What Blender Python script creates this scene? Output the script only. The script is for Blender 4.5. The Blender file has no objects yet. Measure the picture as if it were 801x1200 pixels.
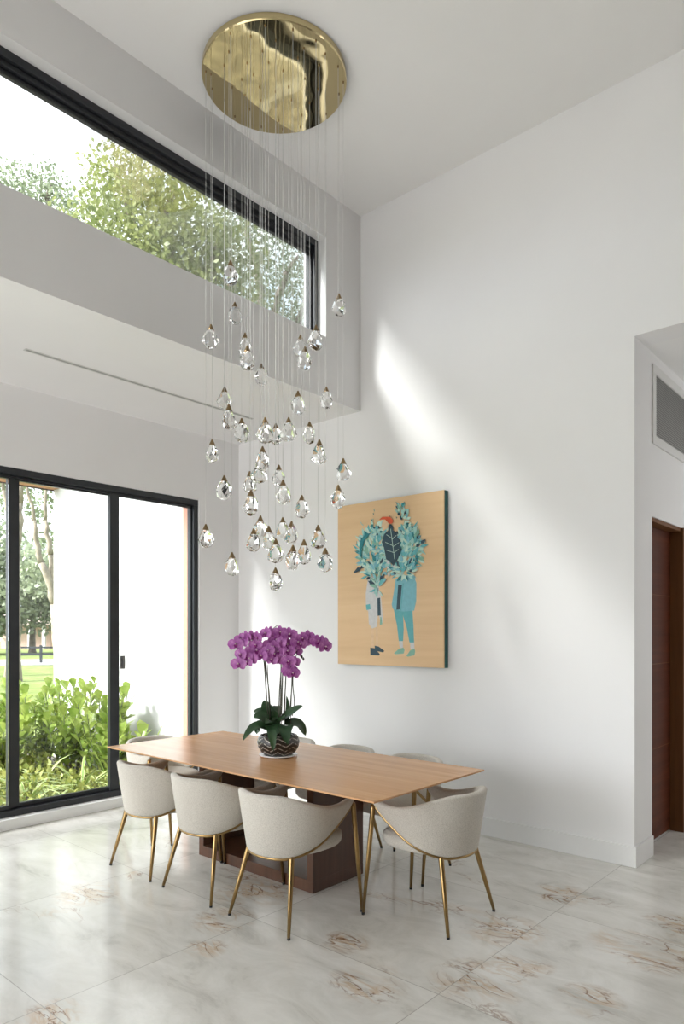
import bpy, bmesh, math, random
import numpy as np
from mathutils import Vector, Matrix, noise

# ---------------------------------------------------------------- camera, sky, sun, area lights, exposure
SC = bpy.context.scene
COL = SC.collection
PI = math.pi
FPX, V0, YAW, CAMH = 809.69, 741.03, math.radians(41.413), 1.55
cam_d = bpy.data.cameras.new('camera')
cam = bpy.data.objects.new('camera', cam_d); COL.objects.link(cam)
cam.location = (0, 0, CAMH); cam.rotation_euler = (PI/2, 0, YAW)
cam_d.sensor_fit = 'HORIZONTAL'; cam_d.sensor_width = 36
cam_d.lens = 36*FPX/801; cam_d.shift_y = (V0-600)/801
cam_d.clip_start = .05; cam_d.clip_end = 500
SC.camera = cam

SC.view_settings.view_transform = 'Standard'; SC.view_settings.look = 'None'
SC.view_settings.gamma = 1; SC.view_settings.use_curve_mapping = False
SC.view_settings.exposure = 0.5
SC.cycles.use_denoising = True
SC.cycles.max_bounces = 14; SC.cycles.diffuse_bounces = 6; SC.cycles.glossy_bounces = 6
SC.cycles.transmission_bounces = 10; SC.cycles.transparent_max_bounces = 16
SC.cycles.sample_clamp_indirect = 6; SC.cycles.caustics_refractive = False; SC.cycles.caustics_reflective = False

W = bpy.data.worlds.new('sky'); SC.world = W; W.use_nodes = True
nt = W.node_tree; bg = nt.nodes['Background']
tc = nt.nodes.new('ShaderNodeTexCoord'); nz = nt.nodes.new('ShaderNodeTexNoise')
nz.inputs['Scale'].default_value = 2.4; nz.inputs['Detail'].default_value = 6
nt.links.new(tc.outputs['Generated'], nz.inputs['Vector'])
cr = nt.nodes.new('ShaderNodeValToRGB')
cr.color_ramp.elements[0].position = .40; cr.color_ramp.elements[0].color = (.60, .76, .95, 1)
cr.color_ramp.elements[1].position = .58; cr.color_ramp.elements[1].color = (.95, .97, 1.0, 1)
nt.links.new(nz.outputs['Fac'], cr.inputs['Fac']); nt.links.new(cr.outputs['Color'], bg.inputs['Color'])
bg.inputs['Strength'].default_value = 2.0

SUN_DIR = Vector((.42, 1.0, -.66))
def sun(name, energy, angle, col):              # hazy sun: a soft disc inside a wide bright aureole
    d = bpy.data.lights.new(name, 'SUN'); d.energy = energy; d.angle = math.radians(angle); d.color = col
    o = bpy.data.objects.new(name, d); COL.objects.link(o); o.location = (-20, -40, 30)
    o.rotation_euler = SUN_DIR.to_track_quat('-Z', 'Y').to_euler()
sun('sun', 8.0, 12, (1, .985, .97)); sun('sun_haze', 3.0, 60, (1, .985, .96))

def area(name, loc, aim, sx, sy, power, col=(1, 1, 1)):
    d = bpy.data.lights.new(name, 'AREA'); d.shape = 'RECTANGLE'; d.size = sx; d.size_y = sy
    d.energy = power; d.color = col
    o = bpy.data.objects.new(name, d); COL.objects.link(o); o.location = loc
    o.rotation_euler = (Vector(aim)-Vector(loc)).to_track_quat('-Z', 'Y').to_euler()
    return o
rear = area('fill_rear', (-3.95, -4.35, 1.75), (-3.6, 4, 3.6), 3.0, 3.0, 38, (1, .985, .98))  # added fill lamp standing in the rear opening; no glazing is there
area('fill_passage', (1.3, 6.8, 1.9), (-1.5, 6.6, 1.9), 2.6, 2.6, 20)  # added fill lamp, out of view, to brighten the passage
rear.data.spread = math.radians(120)

# ---------------------------------------------------------------- helpers
def at(u, v, d):
    """a point d metres in front of the camera plane along a sight line, for measured positions"""
    k = (u-400.5)/FPX; c, s = math.cos(YAW), math.sin(YAW)
    return Vector((d*(c*k-s), d*(s*k+c), CAMH+d*(V0-v)/FPX))
def on_y(u, v, Y):
    p = at(u, v, 1) - Vector((0, 0, CAMH)); t = Y/p.y
    return Vector((p.x*t, Y, CAMH+p.z*t))

def link(name, me, mats, parent=None, smooth=False):
    o = bpy.data.objects.new(name, me); COL.objects.link(o)
    for m in (mats if isinstance(mats, (list, tuple)) else [mats]):
        me.materials.append(m)
    if smooth:
        me.polygons.foreach_set('use_smooth', [True]*len(me.polygons))
    if parent is not None: o.parent = parent
    return o
def mesh(name, verts, faces, mats, parent=None, smooth=False, mi=None):
    me = bpy.data.meshes.new(name); me.from_pydata([tuple(v) for v in verts], [], faces)
    if mi is not None: me.polygons.foreach_set('material_index', mi)
    me.update()
    return link(name, me, mats, parent, smooth)
def from_bm(name, bm, mats, parent=None, smooth=False, angle=None):
    bmesh.ops.recalc_face_normals(bm, faces=bm.faces)
    me = bpy.data.meshes.new(name); bm.to_mesh(me); bm.free()
    o = link(name, me, mats, parent, smooth)
    if angle: me.set_sharp_from_angle(angle=angle)
    return o
def tag(o, label=None, cat=None, group=None, kind=None):
    if label: o['label'] = label
    if cat: o['category'] = cat
    if group: o['group'] = group
    if kind: o['kind'] = kind
    return o
def empty(name, loc=(0, 0, 0), rz=0):
    o = bpy.data.objects.new(name, None); COL.objects.link(o); o.location = loc
    o.rotation_euler = (0, 0, rz); o.empty_display_size = .1
    return o
def structure(o):
    o['kind'] = 'structure'; return o

def bm_box(bm, lo, hi, mi=0, bevel=0):
    x0, y0, z0 = lo; x1, y1, z1 = hi
    vs = [bm.verts.new(p) for p in ((x0,y0,z0),(x1,y0,z0),(x1,y1,z0),(x0,y1,z0),(x0,y0,z1),(x1,y0,z1),(x1,y1,z1),(x0,y1,z1))]
    fs = [bm.faces.new([vs[i] for i in q]) for q in ((0,3,2,1),(4,5,6,7),(0,1,5,4),(1,2,6,5),(2,3,7,6),(3,0,4,7))]
    for f in fs: f.material_index = mi
    if bevel:
        es = {e for f in fs for e in f.edges}
        bmesh.ops.bevel(bm, geom=list(es), offset=bevel, segments=2, affect='EDGES', profile=.6)
def box(name, lo, hi, mat, parent=None, bevel=0):
    bm = bmesh.new(); bm_box(bm, lo, hi, 0, bevel)
    return from_bm(name, bm, mat, parent)
def boxes(name, lst, mat, parent=None, bevel=0):
    bm = bmesh.new()
    for lo, hi in lst: bm_box(bm, lo, hi, 0, bevel)
    return from_bm(name, bm, mat, parent)

def tube_data(pts, radii, n=8, cap=True, flat=1.0):
    pts = [Vector(p) for p in pts]; V = []; F = []
    up = Vector((0, 0, 1)); prev = None
    for i, p in enumerate(pts):
        t = (pts[min(i+1, len(pts)-1)]-pts[max(i-1, 0)]).normalized()
        if prev is None:
            a = t.cross(up)
            if a.length < 1e-3: a = t.cross(Vector((1, 0, 0)))
        else:
            a = prev - t*prev.dot(t)
        a.normalize(); prev = a; b = t.cross(a)
        r = radii[i] if isinstance(radii, (list, tuple)) else radii
        for k in range(n):
            q = 2*PI*k/n; V.append(p+a*(r*math.cos(q))+b*(r*flat*math.sin(q)))
    for i in range(len(pts)-1):
        for k in range(n):
            k2 = (k+1) % n
            F.append((i*n+k, i*n+k2, (i+1)*n+k2, (i+1)*n+k))
    if cap:
        F.append(tuple(range(n-1, -1, -1))); F.append(tuple((len(pts)-1)*n+k for k in range(n)))
    return V, F
class MB:
    """gathers shapes of one part"""
    def __init__(s): s.v = []; s.f = []; s.m = []
    def add(s, V, F, mi=0):
        o = len(s.v); s.v += [tuple(p) for p in V]; s.f += [tuple(i+o for i in f) for f in F]; s.m += [mi]*len(F); return s
    def tube(s, pts, r, n=8, mi=0, cap=True, flat=1.0):
        V, F = tube_data(pts, r, n, cap, flat); return s.add(V, F, mi)
    def build(s, name, mats, parent=None, smooth=False): return mesh(name, s.v, s.f, mats, parent, smooth, s.m)
def lathe(profile, n=32):
    V = []; F = []; rings = []
    for r, z in profile:
        if r < 1e-6: rings.append([len(V)]); V.append((0, 0, z))
        else:
            rings.append(list(range(len(V), len(V)+n)))
            V += [(r*math.cos(2*PI*k/n), r*math.sin(2*PI*k/n), z) for k in range(n)]
    for a, b in zip(rings, rings[1:]):
        for k in range(n):
            k2 = (k+1) % n
            if len(a) == 1 and len(b) == 1: continue
            if len(a) == 1: F.append((a[0], b[k2], b[k]))
            elif len(b) == 1: F.append((a[k], a[k2], b[0]))
            else: F.append((a[k], a[k2], b[k2], b[k]))
    return V, F
def smoothstep(a, b, x):
    t = min(1, max(0, (x-a)/(b-a))); return t*t*(3-2*t)

# ---------------------------------------------------------------- materials
def nodes(name):
    m = bpy.data.materials.new(name); m.use_nodes = True
    t = m.node_tree; return m, t, t.nodes['Principled BSDF']
def N(t, kind, **kw):
    n = t.nodes.new(kind)
    for k, v in kw.items():
        if k in n.inputs: n.inputs[k].default_value = v
        else: setattr(n, k, v)
    return n
def L(t, a, b): t.links.new(a, b)
def ramp(t, src, stops):
    r = t.nodes.new('ShaderNodeValToRGB'); e = r.color_ramp.elements
    while len(e) < len(stops): e.new(.5)
    for x, (p, c) in zip(e, stops): x.position = p; x.color = (*c, 1)
    L(t, src, r.inputs['Fac']); return r.outputs['Color']
def math_n(t, op, a, b=None):
    n = t.nodes.new('ShaderNodeMath'); n.operation = op
    for i, x in enumerate((a, b)):
        if x is None: continue
        if isinstance(x, (int, float)): n.inputs[i].default_value = x
        else: L(t, x, n.inputs[i])
    return n.outputs[0]
def mix(t, fac, a, b):
    n = t.nodes.new('ShaderNodeMix'); n.data_type = 'RGBA'
    for i, x in ((0, fac), (6, a), (7, b)):
        if isinstance(x, tuple): n.inputs[i].default_value = (*x, 1)
        elif isinstance(x, (int, float)): n.inputs[i].default_value = x
        else: L(t, x, n.inputs[i])
    return n.outputs[2]
def plain(name, col, rough=.5, metal=0, var=.06, scale=8, bump=0, bscale=200, spec=.5, coord='Object', **kw):
    m, t, b = nodes(name)
    tcn = N(t, 'ShaderNodeTexCoord'); nn = N(t, 'ShaderNodeTexNoise', Scale=scale, Detail=4.0)
    L(t, tcn.outputs[coord], nn.inputs['Vector'])
    c0 = tuple(max(0, x*(1-var)) for x in col); c1 = tuple(min(1, x*(1+var)) for x in col)
    L(t, ramp(t, nn.outputs['Fac'], ((.3, c0), (.7, c1))), b.inputs['Base Color'])
    b.inputs['Roughness'].default_value = rough; b.inputs['Metallic'].default_value = metal
    b.inputs['Specular IOR Level'].default_value = spec
    for k, v in kw.items(): b.inputs[k].default_value = v
    if bump:
        n2 = N(t, 'ShaderNodeTexNoise', Scale=bscale, Detail=3.0); L(t, tcn.outputs[coord], n2.inputs['Vector'])
        bp = N(t, 'ShaderNodeBump', Strength=bump, Distance=.004); L(t, n2.outputs['Fac'], bp.inputs['Height'])
        L(t, bp.outputs['Normal'], b.inputs['Normal'])
    return m
M = {}
M['paint'] = plain('wall_paint', (.85, .845, .845), .65, var=.012, scale=1.5, spec=.25)
M['ceiling'] = plain('ceiling_paint', (.87, .865, .855), .7, var=.01, scale=1.5, spec=.2)
M['trim'] = plain('white_trim', (.82, .82, .81), .4, var=.01)
M['black'] = plain('black_aluminium', (.018, .020, .024), .35, var=.1, spec=.5)
M['gold'] = plain('brushed_brass', (.36, .235, .10), .32, 1, var=.08, scale=30)
M['cap'] = plain('antique_brass', (.24, .165, .085), .30, 1, var=.1, scale=60)
M['glide'] = plain('black_glide', (.02, .02, .02), .5)
M['ext_white'] = plain('white_stucco', (.60, .60, .598), .8, var=.01, bump=.15, bscale=90)
M['salmon'] = plain('terracotta_stain', (.44, .20, .135), .6, var=.08, scale=12)
M['dark_edge'] = plain('bronze_drip_edge', (.06, .045, .04), .5)
M['teal_edge'] = plain('teal_painted_edge', (.012, .10, .095), .5, var=.08)
M['vent'] = plain('vent_grey', (.62, .62, .60), .5, var=.02)
M['vent_frame'] = plain('vent_frame_white', (.72, .715, .70), .45, var=.01)
M['slot'] = plain('slot_dark', (.36, .36, .35), .6)
M['saucer'] = plain('white_glaze', (.80, .80, .80), .15, var=.01)
M['bark'] = plain('pale_bark', (.27, .225, .175), .9, var=.3, scale=5, bump=.6, bscale=18)
M['bark2'] = plain('oak_bark', (.20, .16, .13), .9, var=.3, scale=5, bump=.6, bscale=18)
M['lawn'] = plain('lawn_grass', (.19, .235, .075), .95, var=.25, scale=1.5, spec=.1)
M['soil'] = plain('grey_mulch', (.15, .135, .12), .95, var=.45, scale=25, bump=.8, bscale=60, spec=.1)
M['road'] = plain('pale_asphalt', (.42, .41, .40), .9, var=.05)
M['bounce_slabs'] = plain('pale_bounce', (.62, .615, .60), .8, var=.04)
M['gravel'] = plain('roof_gravel', (.21, .195, .155), .95, var=.6, scale=11, bump=.5, bscale=40)
M['house'] = plain('far_house_wall', (.55, .38, .32), .8)
M['roof'] = plain('far_roof', (.34, .27, .23), .8, var=.2)
M['cord'] = plain('clear_cord', (.62, .62, .60), .35, var=.02)
M['potting'] = plain('bark_chips', (.05, .032, .02), .9, var=.5, scale=60, bump=1, bscale=80)

def leaf_mat(name, c0, c1, rough=.45, trans=.35, scale=3.0):
    m, t, b = nodes(name)
    tcn = N(t, 'ShaderNodeTexCoord'); nn = N(t, 'ShaderNodeTexNoise', Scale=scale, Detail=3.0)
    L(t, tcn.outputs['Object'], nn.inputs['Vector'])
    col = ramp(t, nn.outputs['Fac'], ((.32, c0), (.68, c1)))
    L(t, col, b.inputs['Base Color']); b.inputs['Roughness'].default_value = rough
    tr = N(t, 'ShaderNodeBsdfTranslucent'); L(t, col, tr.inputs['Color'])
    mx = N(t, 'ShaderNodeMixShader'); mx.inputs[0].default_value = trans
    L(t, b.outputs[0], mx.inputs[1]); L(t, tr.outputs[0], mx.inputs[2])
    L(t, mx.outputs[0], t.nodes['Material Output'].inputs['Surface'])
    return m
M['leaf_oak'] = leaf_mat('oak_leaf', (.13, .17, .045), (.36, .38, .15), trans=.4, scale=.7)
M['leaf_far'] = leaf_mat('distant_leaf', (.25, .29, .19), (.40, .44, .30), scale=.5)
M['leaf_grey'] = leaf_mat('grey_green_leaf', (.15, .19, .11), (.33, .37, .23), trans=.4, scale=.6)
M['leaf_shrub'] = leaf_mat('bright_shrub_leaf', (.18, .29, .04), (.44, .51, .14), .35, scale=6)
M['leaf_cover'] = leaf_mat('ground_cover_leaf', (.22, .30, .06), (.48, .48, .14), scale=9)
M['leaf_orchid'] = leaf_mat('orchid_leaf', (.018, .055, .022), (.05, .11, .045), .28, .08, scale=9)
M['stem_orchid'] = leaf_mat('orchid_stem', (.05, .055, .035), (.10, .09, .06), .5, .05)

# variegated strap leaf
m, t, b = nodes('variegated_strap_leaf')
tcn = N(t, 'ShaderNodeTexCoord'); sep = N(t, 'ShaderNodeSeparateXYZ'); L(t, tcn.outputs['UV'], sep.inputs[0])
edge = math_n(t, 'ABSOLUTE', math_n(t, 'SUBTRACT', sep.outputs['X'], .5))
L(t, ramp(t, edge, ((.22, (.24, .38, .10)), (.32, (.58, .57, .30)))), b.inputs['Base Color']); b.inputs['Roughness'].default_value = .4
M['leaf_strap'] = m

# marble floor
m, t, b = nodes('polished_marble_tiles')
tcn = N(t, 'ShaderNodeTexCoord'); sep = N(t, 'ShaderNodeSeparateXYZ'); L(t, tcn.outputs['Object'], sep.inputs[0])
PITCH = 1.165
def cell(out, off):
    a = math_n(t, 'DIVIDE', math_n(t, 'ADD', out, off), PITCH)
    return math_n(t, 'FRACT', a), math_n(t, 'FLOOR', a)
fx, ix = cell(sep.outputs['X'], 1.65+PITCH*20); fy, iy = cell(sep.outputs['Y'], -1.325+PITCH*20)
def groove(f):
    return math_n(t, 'LESS_THAN', math_n(t, 'ABSOLUTE', math_n(t, 'SUBTRACT', f, .0017)), .0019)
gr = math_n(t, 'MAXIMUM', groove(fx), groove(fy))
# every tile is its own slab: shift the stone per tile
cmb = N(t, 'ShaderNodeCombineXYZ')
L(t, math_n(t, 'MULTIPLY', ix, 7.31), cmb.inputs[0]); L(t, math_n(t, 'MULTIPLY', iy, 5.17), cmb.inputs[1])
L(t, math_n(t, 'ADD', math_n(t, 'MULTIPLY', ix, 1.9), math_n(t, 'MULTIPLY', iy, 3.3)), cmb.inputs[2])
va = N(t, 'ShaderNodeVectorMath', operation='ADD'); L(t, tcn.outputs['Object'], va.inputs[0]); L(t, cmb.outputs[0], va.inputs[1])
mp = N(t, 'ShaderNodeMapping'); mp.inputs['Rotation'].default_value = (0, 0, math.radians(35)); mp.inputs['Scale'].default_value = (.75, 1.7, 1)
L(t, va.outputs[0], mp.inputs['Vector'])
cl = N(t, 'ShaderNodeTexNoise', Scale=3.0, Detail=10.0, Roughness=.70, Distortion=.7); L(t, mp.outputs[0], cl.inputs['Vector'])
PATCH = [(432, 1152, .17), (590, 1090, .20), (300, 1046, .22), (262, 1078, .16), (735, 1105, .17), (690, 1172, .13), (560, 1150, .2), (655, 1048, .16), (405, 1104, .12), (100, 1048, .18), (790, 1085, .15), (610, 1128, .14), (60, 1190, .12), (770, 1118, .2), (240, 1112, .10)]
base = ramp(t, cl.outputs['Fac'], ((.28, (.48, .465, .425)), (.44, (.67, .655, .61)), (.62, (.77, .755, .715))))
def vein(scale, width, dist, det=5.0):
    n = N(t, 'ShaderNodeTexNoise', Scale=scale, Detail=det, Roughness=.55, Distortion=dist); L(t, mp.outputs[0], n.inputs['Vector'])
    a = math_n(t, 'ABSOLUTE', math_n(t, 'SUBTRACT', n.outputs['Fac'], .5))
    r = N(t, 'ShaderNodeMapRange'); L(t, a, r.inputs[0]); r.inputs[1].default_value = 0; r.inputs[2].default_value = width
    r.inputs[3].default_value = 1; r.inputs[4].default_value = 0
    return r.outputs[0]
def mask(scale, lo, hi):
    n = N(t, 'ShaderNodeTexNoise', Scale=scale, Detail=2.0, Distortion=.4); L(t, mp.outputs[0], n.inputs['Vector'])
    r = N(t, 'ShaderNodeMapRange'); L(t, n.outputs['Fac'], r.inputs[0]); r.inputs[1].default_value = lo; r.inputs[2].default_value = hi
    return r.outputs[0]
blot = None                                     # where this stone's rusty veining gathers
for pu, pv, pr in PATCH:
    q = at(pu, pv, CAMH*FPX/(pv-V0)); dn = N(t, 'ShaderNodeVectorMath', operation='DISTANCE'); L(t, tcn.outputs['Object'], dn.inputs[0]); dn.inputs[1].default_value = (q.x, q.y, 0)
    g = N(t, 'ShaderNodeMapRange'); L(t, dn.outputs['Value'], g.inputs[0]); g.inputs[1].default_value = pr*.5; g.inputs[2].default_value = pr*1.2; g.inputs[3].default_value = 1; g.inputs[4].default_value = 0
    blot = g.outputs[0] if blot is None else math_n(t, 'MAXIMUM', blot, g.outputs[0])
_mask = mask
def mask(scale, lo, hi): return math_n(t, 'MAXIMUM', math_n(t, 'MULTIPLY', _mask(scale, lo+.10, hi+.10), .8), math_n(t, 'MULTIPLY', blot, _mask(3.2, .36, .50)))
v1 = math_n(t, 'MULTIPLY', vein(3.2, .026, 1.6), mask(1.3, .53, .61))
v2 = math_n(t, 'MULTIPLY', vein(1.7, .030, 1.0, 7.0), mask(1.0, .52, .68))
v3 = math_n(t, 'MULTIPLY', vein(6.5, .10, 1.0), mask(1.3, .56, .66))
col = mix(t, math_n(t, 'MULTIPLY', v2, .55), base, (.44, .40, .34))
col = mix(t, math_n(t, 'MULTIPLY', v3, .6), col, (.55, .36, .19))
col = mix(t, math_n(t, 'MULTIPLY', v1, .95), col, (.20, .085, .028))
col = mix(t, math_n(t, 'MULTIPLY', gr, .75), col, (.36, .34, .31))
L(t, col, b.inputs['Base Color']); b.inputs['Roughness'].default_value = .14; b.inputs['Specular IOR Level'].default_value = .55
rr = N(t, 'ShaderNodeMapRange'); L(t, cl.outputs['Fac'], rr.inputs[0]); rr.inputs[3].default_value = .12; rr.inputs[4].default_value = .22
L(t, rr.outputs[0], b.inputs['Roughness'])
M['marble'] = m

def wood(name, c0, c1, c2, axis='X', rough=.35, scale=1.0, spec=.4):
    m, t, b = nodes(name)
    tcn = N(t, 'ShaderNodeTexCoord'); mp = N(t, 'ShaderNodeMapping')
    s = {'X': (1.1, 22, 22), 'Y': (22, 1.1, 22), 'Z': (22, 22, 1.1)}[axis]
    mp.inputs['Scale'].default_value = tuple(x*scale for x in s); L(t, tcn.outputs['Object'], mp.inputs['Vector'])
    n1 = N(t, 'ShaderNodeTexNoise', Scale=1.0, Detail=7.0, Roughness=.6, Distortion=.6); L(t, mp.outputs[0], n1.inputs['Vector'])
    mp2 = N(t, 'ShaderNodeMapping'); mp2.inputs['Scale'].default_value = tuple(x*scale*.22 for x in s); L(t, tcn.outputs['Object'], mp2.inputs['Vector'])
    n2 = N(t, 'ShaderNodeTexNoise', Scale=1.0, Detail=3.0, Distortion=1.0); L(t, mp2.outputs[0], n2.inputs['Vector'])
    a = ramp(t, n1.outputs['Fac'], ((.28, c0), (.52, c1), (.75, c2)))
    L(t, mix(t, ramp(t, n2.outputs['Fac'], ((.38, (0, 0, 0)), (.66, (.5, .5, .5)))), a, c0), b.inputs['Base Color'])
    b.inputs['Roughness'].default_value = rough; b.inputs['Specular IOR Level'].default_value = spec
    return m
M['table'] = wood('walnut_top', (.54, .275, .125), (.66, .37, .175), (.74, .44, .23), 'X', .27)
M['table_base'] = wood('walnut_base', (.065, .026, .013), (.105, .044, .022), (.135, .06, .031), 'Z', .28)
M['door'] = wood('mahogany_door', (.060, .013, .004), (.095, .022, .007), (.13, .034, .011), 'Y', .5, 1.0, .2)
M['jamb'] = wood('oak_jamb', (.13, .050, .016), (.19, .078, .026), (.25, .11, .04), 'Z', .5, 1.0, .25)
M['panel'] = wood('birch_panel', (.70, .47, .26), (.78, .55, .32), (.83, .60, .37), 'X', .5, .55)

# boucle
m, t, b = nodes('cream_boucle')
tcn = N(t, 'ShaderNodeTexCoord'); n1 = N(t, 'ShaderNodeTexNoise', Scale=260.0, Detail=3.0, Roughness=.7); L(t, tcn.outputs['Object'], n1.inputs['Vector'])
L(t, ramp(t, n1.outputs['Fac'], ((.32, (.47, .43, .375)), (.52, (.66, .62, .555)), (.72, (.74, .70, .635)))), b.inputs['Base Color'])
b.inputs['Roughness'].default_value = .95; b.inputs['Specular IOR Level'].default_value = .1
b.inputs['Sheen Weight'].default_value = .25
bp = N(t, 'ShaderNodeBump', Strength=.6, Distance=.004); L(t, n1.outputs['Fac'], bp.inputs['Height']); L(t, bp.outputs['Normal'], b.inputs['Normal'])
M['boucle'] = m

# polished gold ceiling plate, gently buckled so that its reflections swim
m, t, b = nodes('mirror_gold')
tcn = N(t, 'ShaderNodeTexCoord'); n1 = N(t, 'ShaderNodeTexNoise', Scale=3.2, Detail=1.0, Distortion=.3); L(t, tcn.outputs['Object'], n1.inputs['Vector'])
b.inputs['Base Color'].default_value = (.64, .53, .30, 1); b.inputs['Metallic'].default_value = 1; b.inputs['Roughness'].default_value = .04
bp = N(t, 'ShaderNodeBump', Strength=.085, Distance=.08); L(t, n1.outputs['Fac'], bp.inputs['Height']); L(t, bp.outputs['Normal'], b.inputs['Normal'])
M['mirror_gold'] = m

# window glass: clear with a Fresnel reflection
m, t, b = nodes('window_glass'); t.nodes.remove(b)
fr = N(t, 'ShaderNodeFresnel', IOR=1.45); tr = N(t, 'ShaderNodeBsdfTransparent'); gl = N(t, 'ShaderNodeBsdfGlossy', Roughness=.0)
tr.inputs['Color'].default_value = (.97, .985, .98, 1)
mx = N(t, 'ShaderNodeMixShader'); L(t, math_n(t, 'MULTIPLY', fr.outputs[0], .6), mx.inputs[0]); L(t, tr.outputs[0], mx.inputs[1]); L(t, gl.outputs[0], mx.inputs[2])
L(t, mx.outputs[0], t.nodes['Material Output'].inputs['Surface'])
M['glass'] = m
m, t, b = nodes('crystal')
b.inputs['Base Color'].default_value = (.985, .985, .98, 1); b.inputs['Roughness'].default_value = 0.0; b.inputs['IOR'].default_value = 1.5
b.inputs['Transmission Weight'].default_value = 1.0
M['crystal'] = m

# orchid petals
m, t, b = nodes('orchid_petal')
tcn = N(t, 'ShaderNodeTexCoord'); n1 = N(t, 'ShaderNodeTexNoise', Scale=40.0, Detail=3.0); L(t, tcn.outputs['Object'], n1.inputs['Vector'])
c = ramp(t, n1.outputs['Fac'], ((.35, (.40, .085, .40)), (.65, (.62, .24, .59))))
L(t, c, b.inputs['Base Color']); b.inputs['Roughness'].default_value = .5
tr = N(t, 'ShaderNodeBsdfTranslucent'); L(t, c, tr.inputs['Color']); mx = N(t, 'ShaderNodeMixShader'); mx.inputs[0].default_value = .35
L(t, b.outputs[0], mx.inputs[1]); L(t, tr.outputs[0], mx.inputs[2]); L(t, mx.outputs[0], t.nodes['Material Output'].inputs['Surface'])
M['petal'] = m
M['lip'] = plain('orchid_lip', (.22, .015, .17), .4)
M['column'] = plain('orchid_column', (.75, .55, .60), .4)
# woven pot: dark with pale chevrons
m, t, b = nodes('chevron_pot')
tcn = N(t, 'ShaderNodeTexCoord'); sep = N(t, 'ShaderNodeSeparateXYZ'); L(t, tcn.outputs['Object'], sep.inputs[0])
ang = math_n(t, 'ARCTAN2', sep.outputs['Y'], sep.outputs['X'])
zig = math_n(t, 'PINGPONG', math_n(t, 'MULTIPLY', ang, 1.0), PI/8)
ph = math_n(t, 'FRACT', math_n(t, 'ADD', math_n(t, 'MULTIPLY', sep.outputs['Z'], 34.0), math_n(t, 'MULTIPLY', zig, 2.2)))
n1 = N(t, 'ShaderNodeTexNoise', Scale=55.0, Detail=2.0); L(t, tcn.outputs['Object'], n1.inputs['Vector'])
line = math_n(t, 'MULTIPLY', math_n(t, 'LESS_THAN', ph, .22), ramp(t, n1.outputs['Fac'], ((.38, (0, 0, 0)), (.5, (1, 1, 1)))))
L(t, mix(t, line, (.022, .018, .014), (.50, .47, .42)), b.inputs['Base Color']); b.inputs['Roughness'].default_value = .3
M['pot'] = m

# ---------------------------------------------------------------- the room
XL, XU, YB, ZC, ZS, XE = -5.575, -3.919, 4.693, 5.227, 3.506, -1.568
YR, XR = -4.5, 4.6                       # rear wall and right wall, behind the camera
WT = .26
P = M['paint']
floor = structure(mesh('floor', [(-5.80, YR-.5, 0), (XR+.3, YR-.5, 0), (XR+.3, 9.2, 0), (-5.80, 9.2, 0), (-5.80, YR-.5, -.12), (XR+.3, YR-.5, -.12), (XR+.3, 9.2, -.12), (-5.80, 9.2, -.12)],
     [(0, 1, 2, 3), (7, 6, 5, 4), (0, 4, 5, 1), (1, 5, 6, 2), (2, 6, 7, 3), (3, 7, 4, 0)], M['marble']))
structure(box('ceiling', (XU-WT, YR-.3, ZC), (XR+.3, YB+.3, ZC+.25), M['ceiling']))
structure(box('ceiling_alcove', (XL-.25, YR-.3, ZS), (XU-WT, YB+.25, ZS+.08), P))
# back wall: solid part left of the opening, and the part above it
structure(boxes('wall_back', [((XL-.25, YB, 0), (XE, YB+.22, ZS)), ((XU-WT, YB, ZS), (XR+.3, YB+.22, ZC))], P))
# window wall of the alcove with the glazing's opening
WY0, WY1, WZ0, WZ1 = -4.20, 4.19, .085, 2.858
structure(boxes('wall_left', [((XL-.22, YR-.3, 0), (XL, WY0, ZS)), ((XL-.22, WY1, 0), (XL, YB, ZS)), ((XL-.22, WY0, WZ1), (XL, WY1, ZS)), ((XL-.22, WY0, 0), (XL, WY1, WZ0))], P))
# upper wall above the alcove with the clerestory's opening
CY0, CY1, CZ0, CZ1 = -3.4, 4.243, 4.02, 4.848
structure(boxes('wall_upper', [((XU-WT, YR-.3, ZS), (XU, YB, CZ0)), ((XU-WT, YR-.3, CZ1), (XU, YB, ZC)), ((XU-WT, CY1, CZ0), (XU, YB, CZ1)), ((XU-WT, YR-.3, CZ0), (XU, CY0, CZ1))], P))
structure(box('wall_right', (XR, YR-.3, 0), (XR+.25, YB, ZC), M['table_base']))
structure(boxes('wall_rear', [((XU-WT, YR-.25, 3.6), (XR, YR, ZC)), ((XL, YR-.25, 3.3), (XU-WT, YR, ZS)), ((XL-.2, YR-.25, 0), (-5.1, YR, 3.3)), ((-2.3, YR-.25, 0), (XR, YR, 3.6))], P))
# side passage
DY0, DY1, DZ = 5.045, 5.83, 2.36
structure(boxes('wall_passage', [((XE-.18, YB+.22, 0), (XE, DY0, ZS)), ((XE-.18, DY1, 0), (XE, 9.0, ZS)), ((XE-.18, DY0, DZ), (XE, DY1, ZS))], P))
structure(box('wall_passage_end', (XE-.18, 9.0, 0), (1.6, 9.2, ZS), P))
structure(box('wall_passage_right', (1.4, YB+.22, 0), (1.6, 9.0, ZS), P))
structure(box('wall_beside_opening', (1.4, YB, 0), (XR+.3, YB+.22, ZS), P))
structure(box('ceiling_passage', (XE-.18, YB+.22, ZS), (1.6, 9.2, ZS+.2), M['ceiling']))
def skirting(name, lst):
    structure(boxes(name, lst, M['trim'], None, .003))
skirting('baseboard_back', [((XL, YB-.016, 0), (XE+.016, YB, .138))])
skirting('baseboard_passage', [((XE, YB, 0), (XE+.016, DY0-.012, .138)), ((XE, DY1+.1, 0), (XE+.016, 9.0, .138))])
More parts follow.
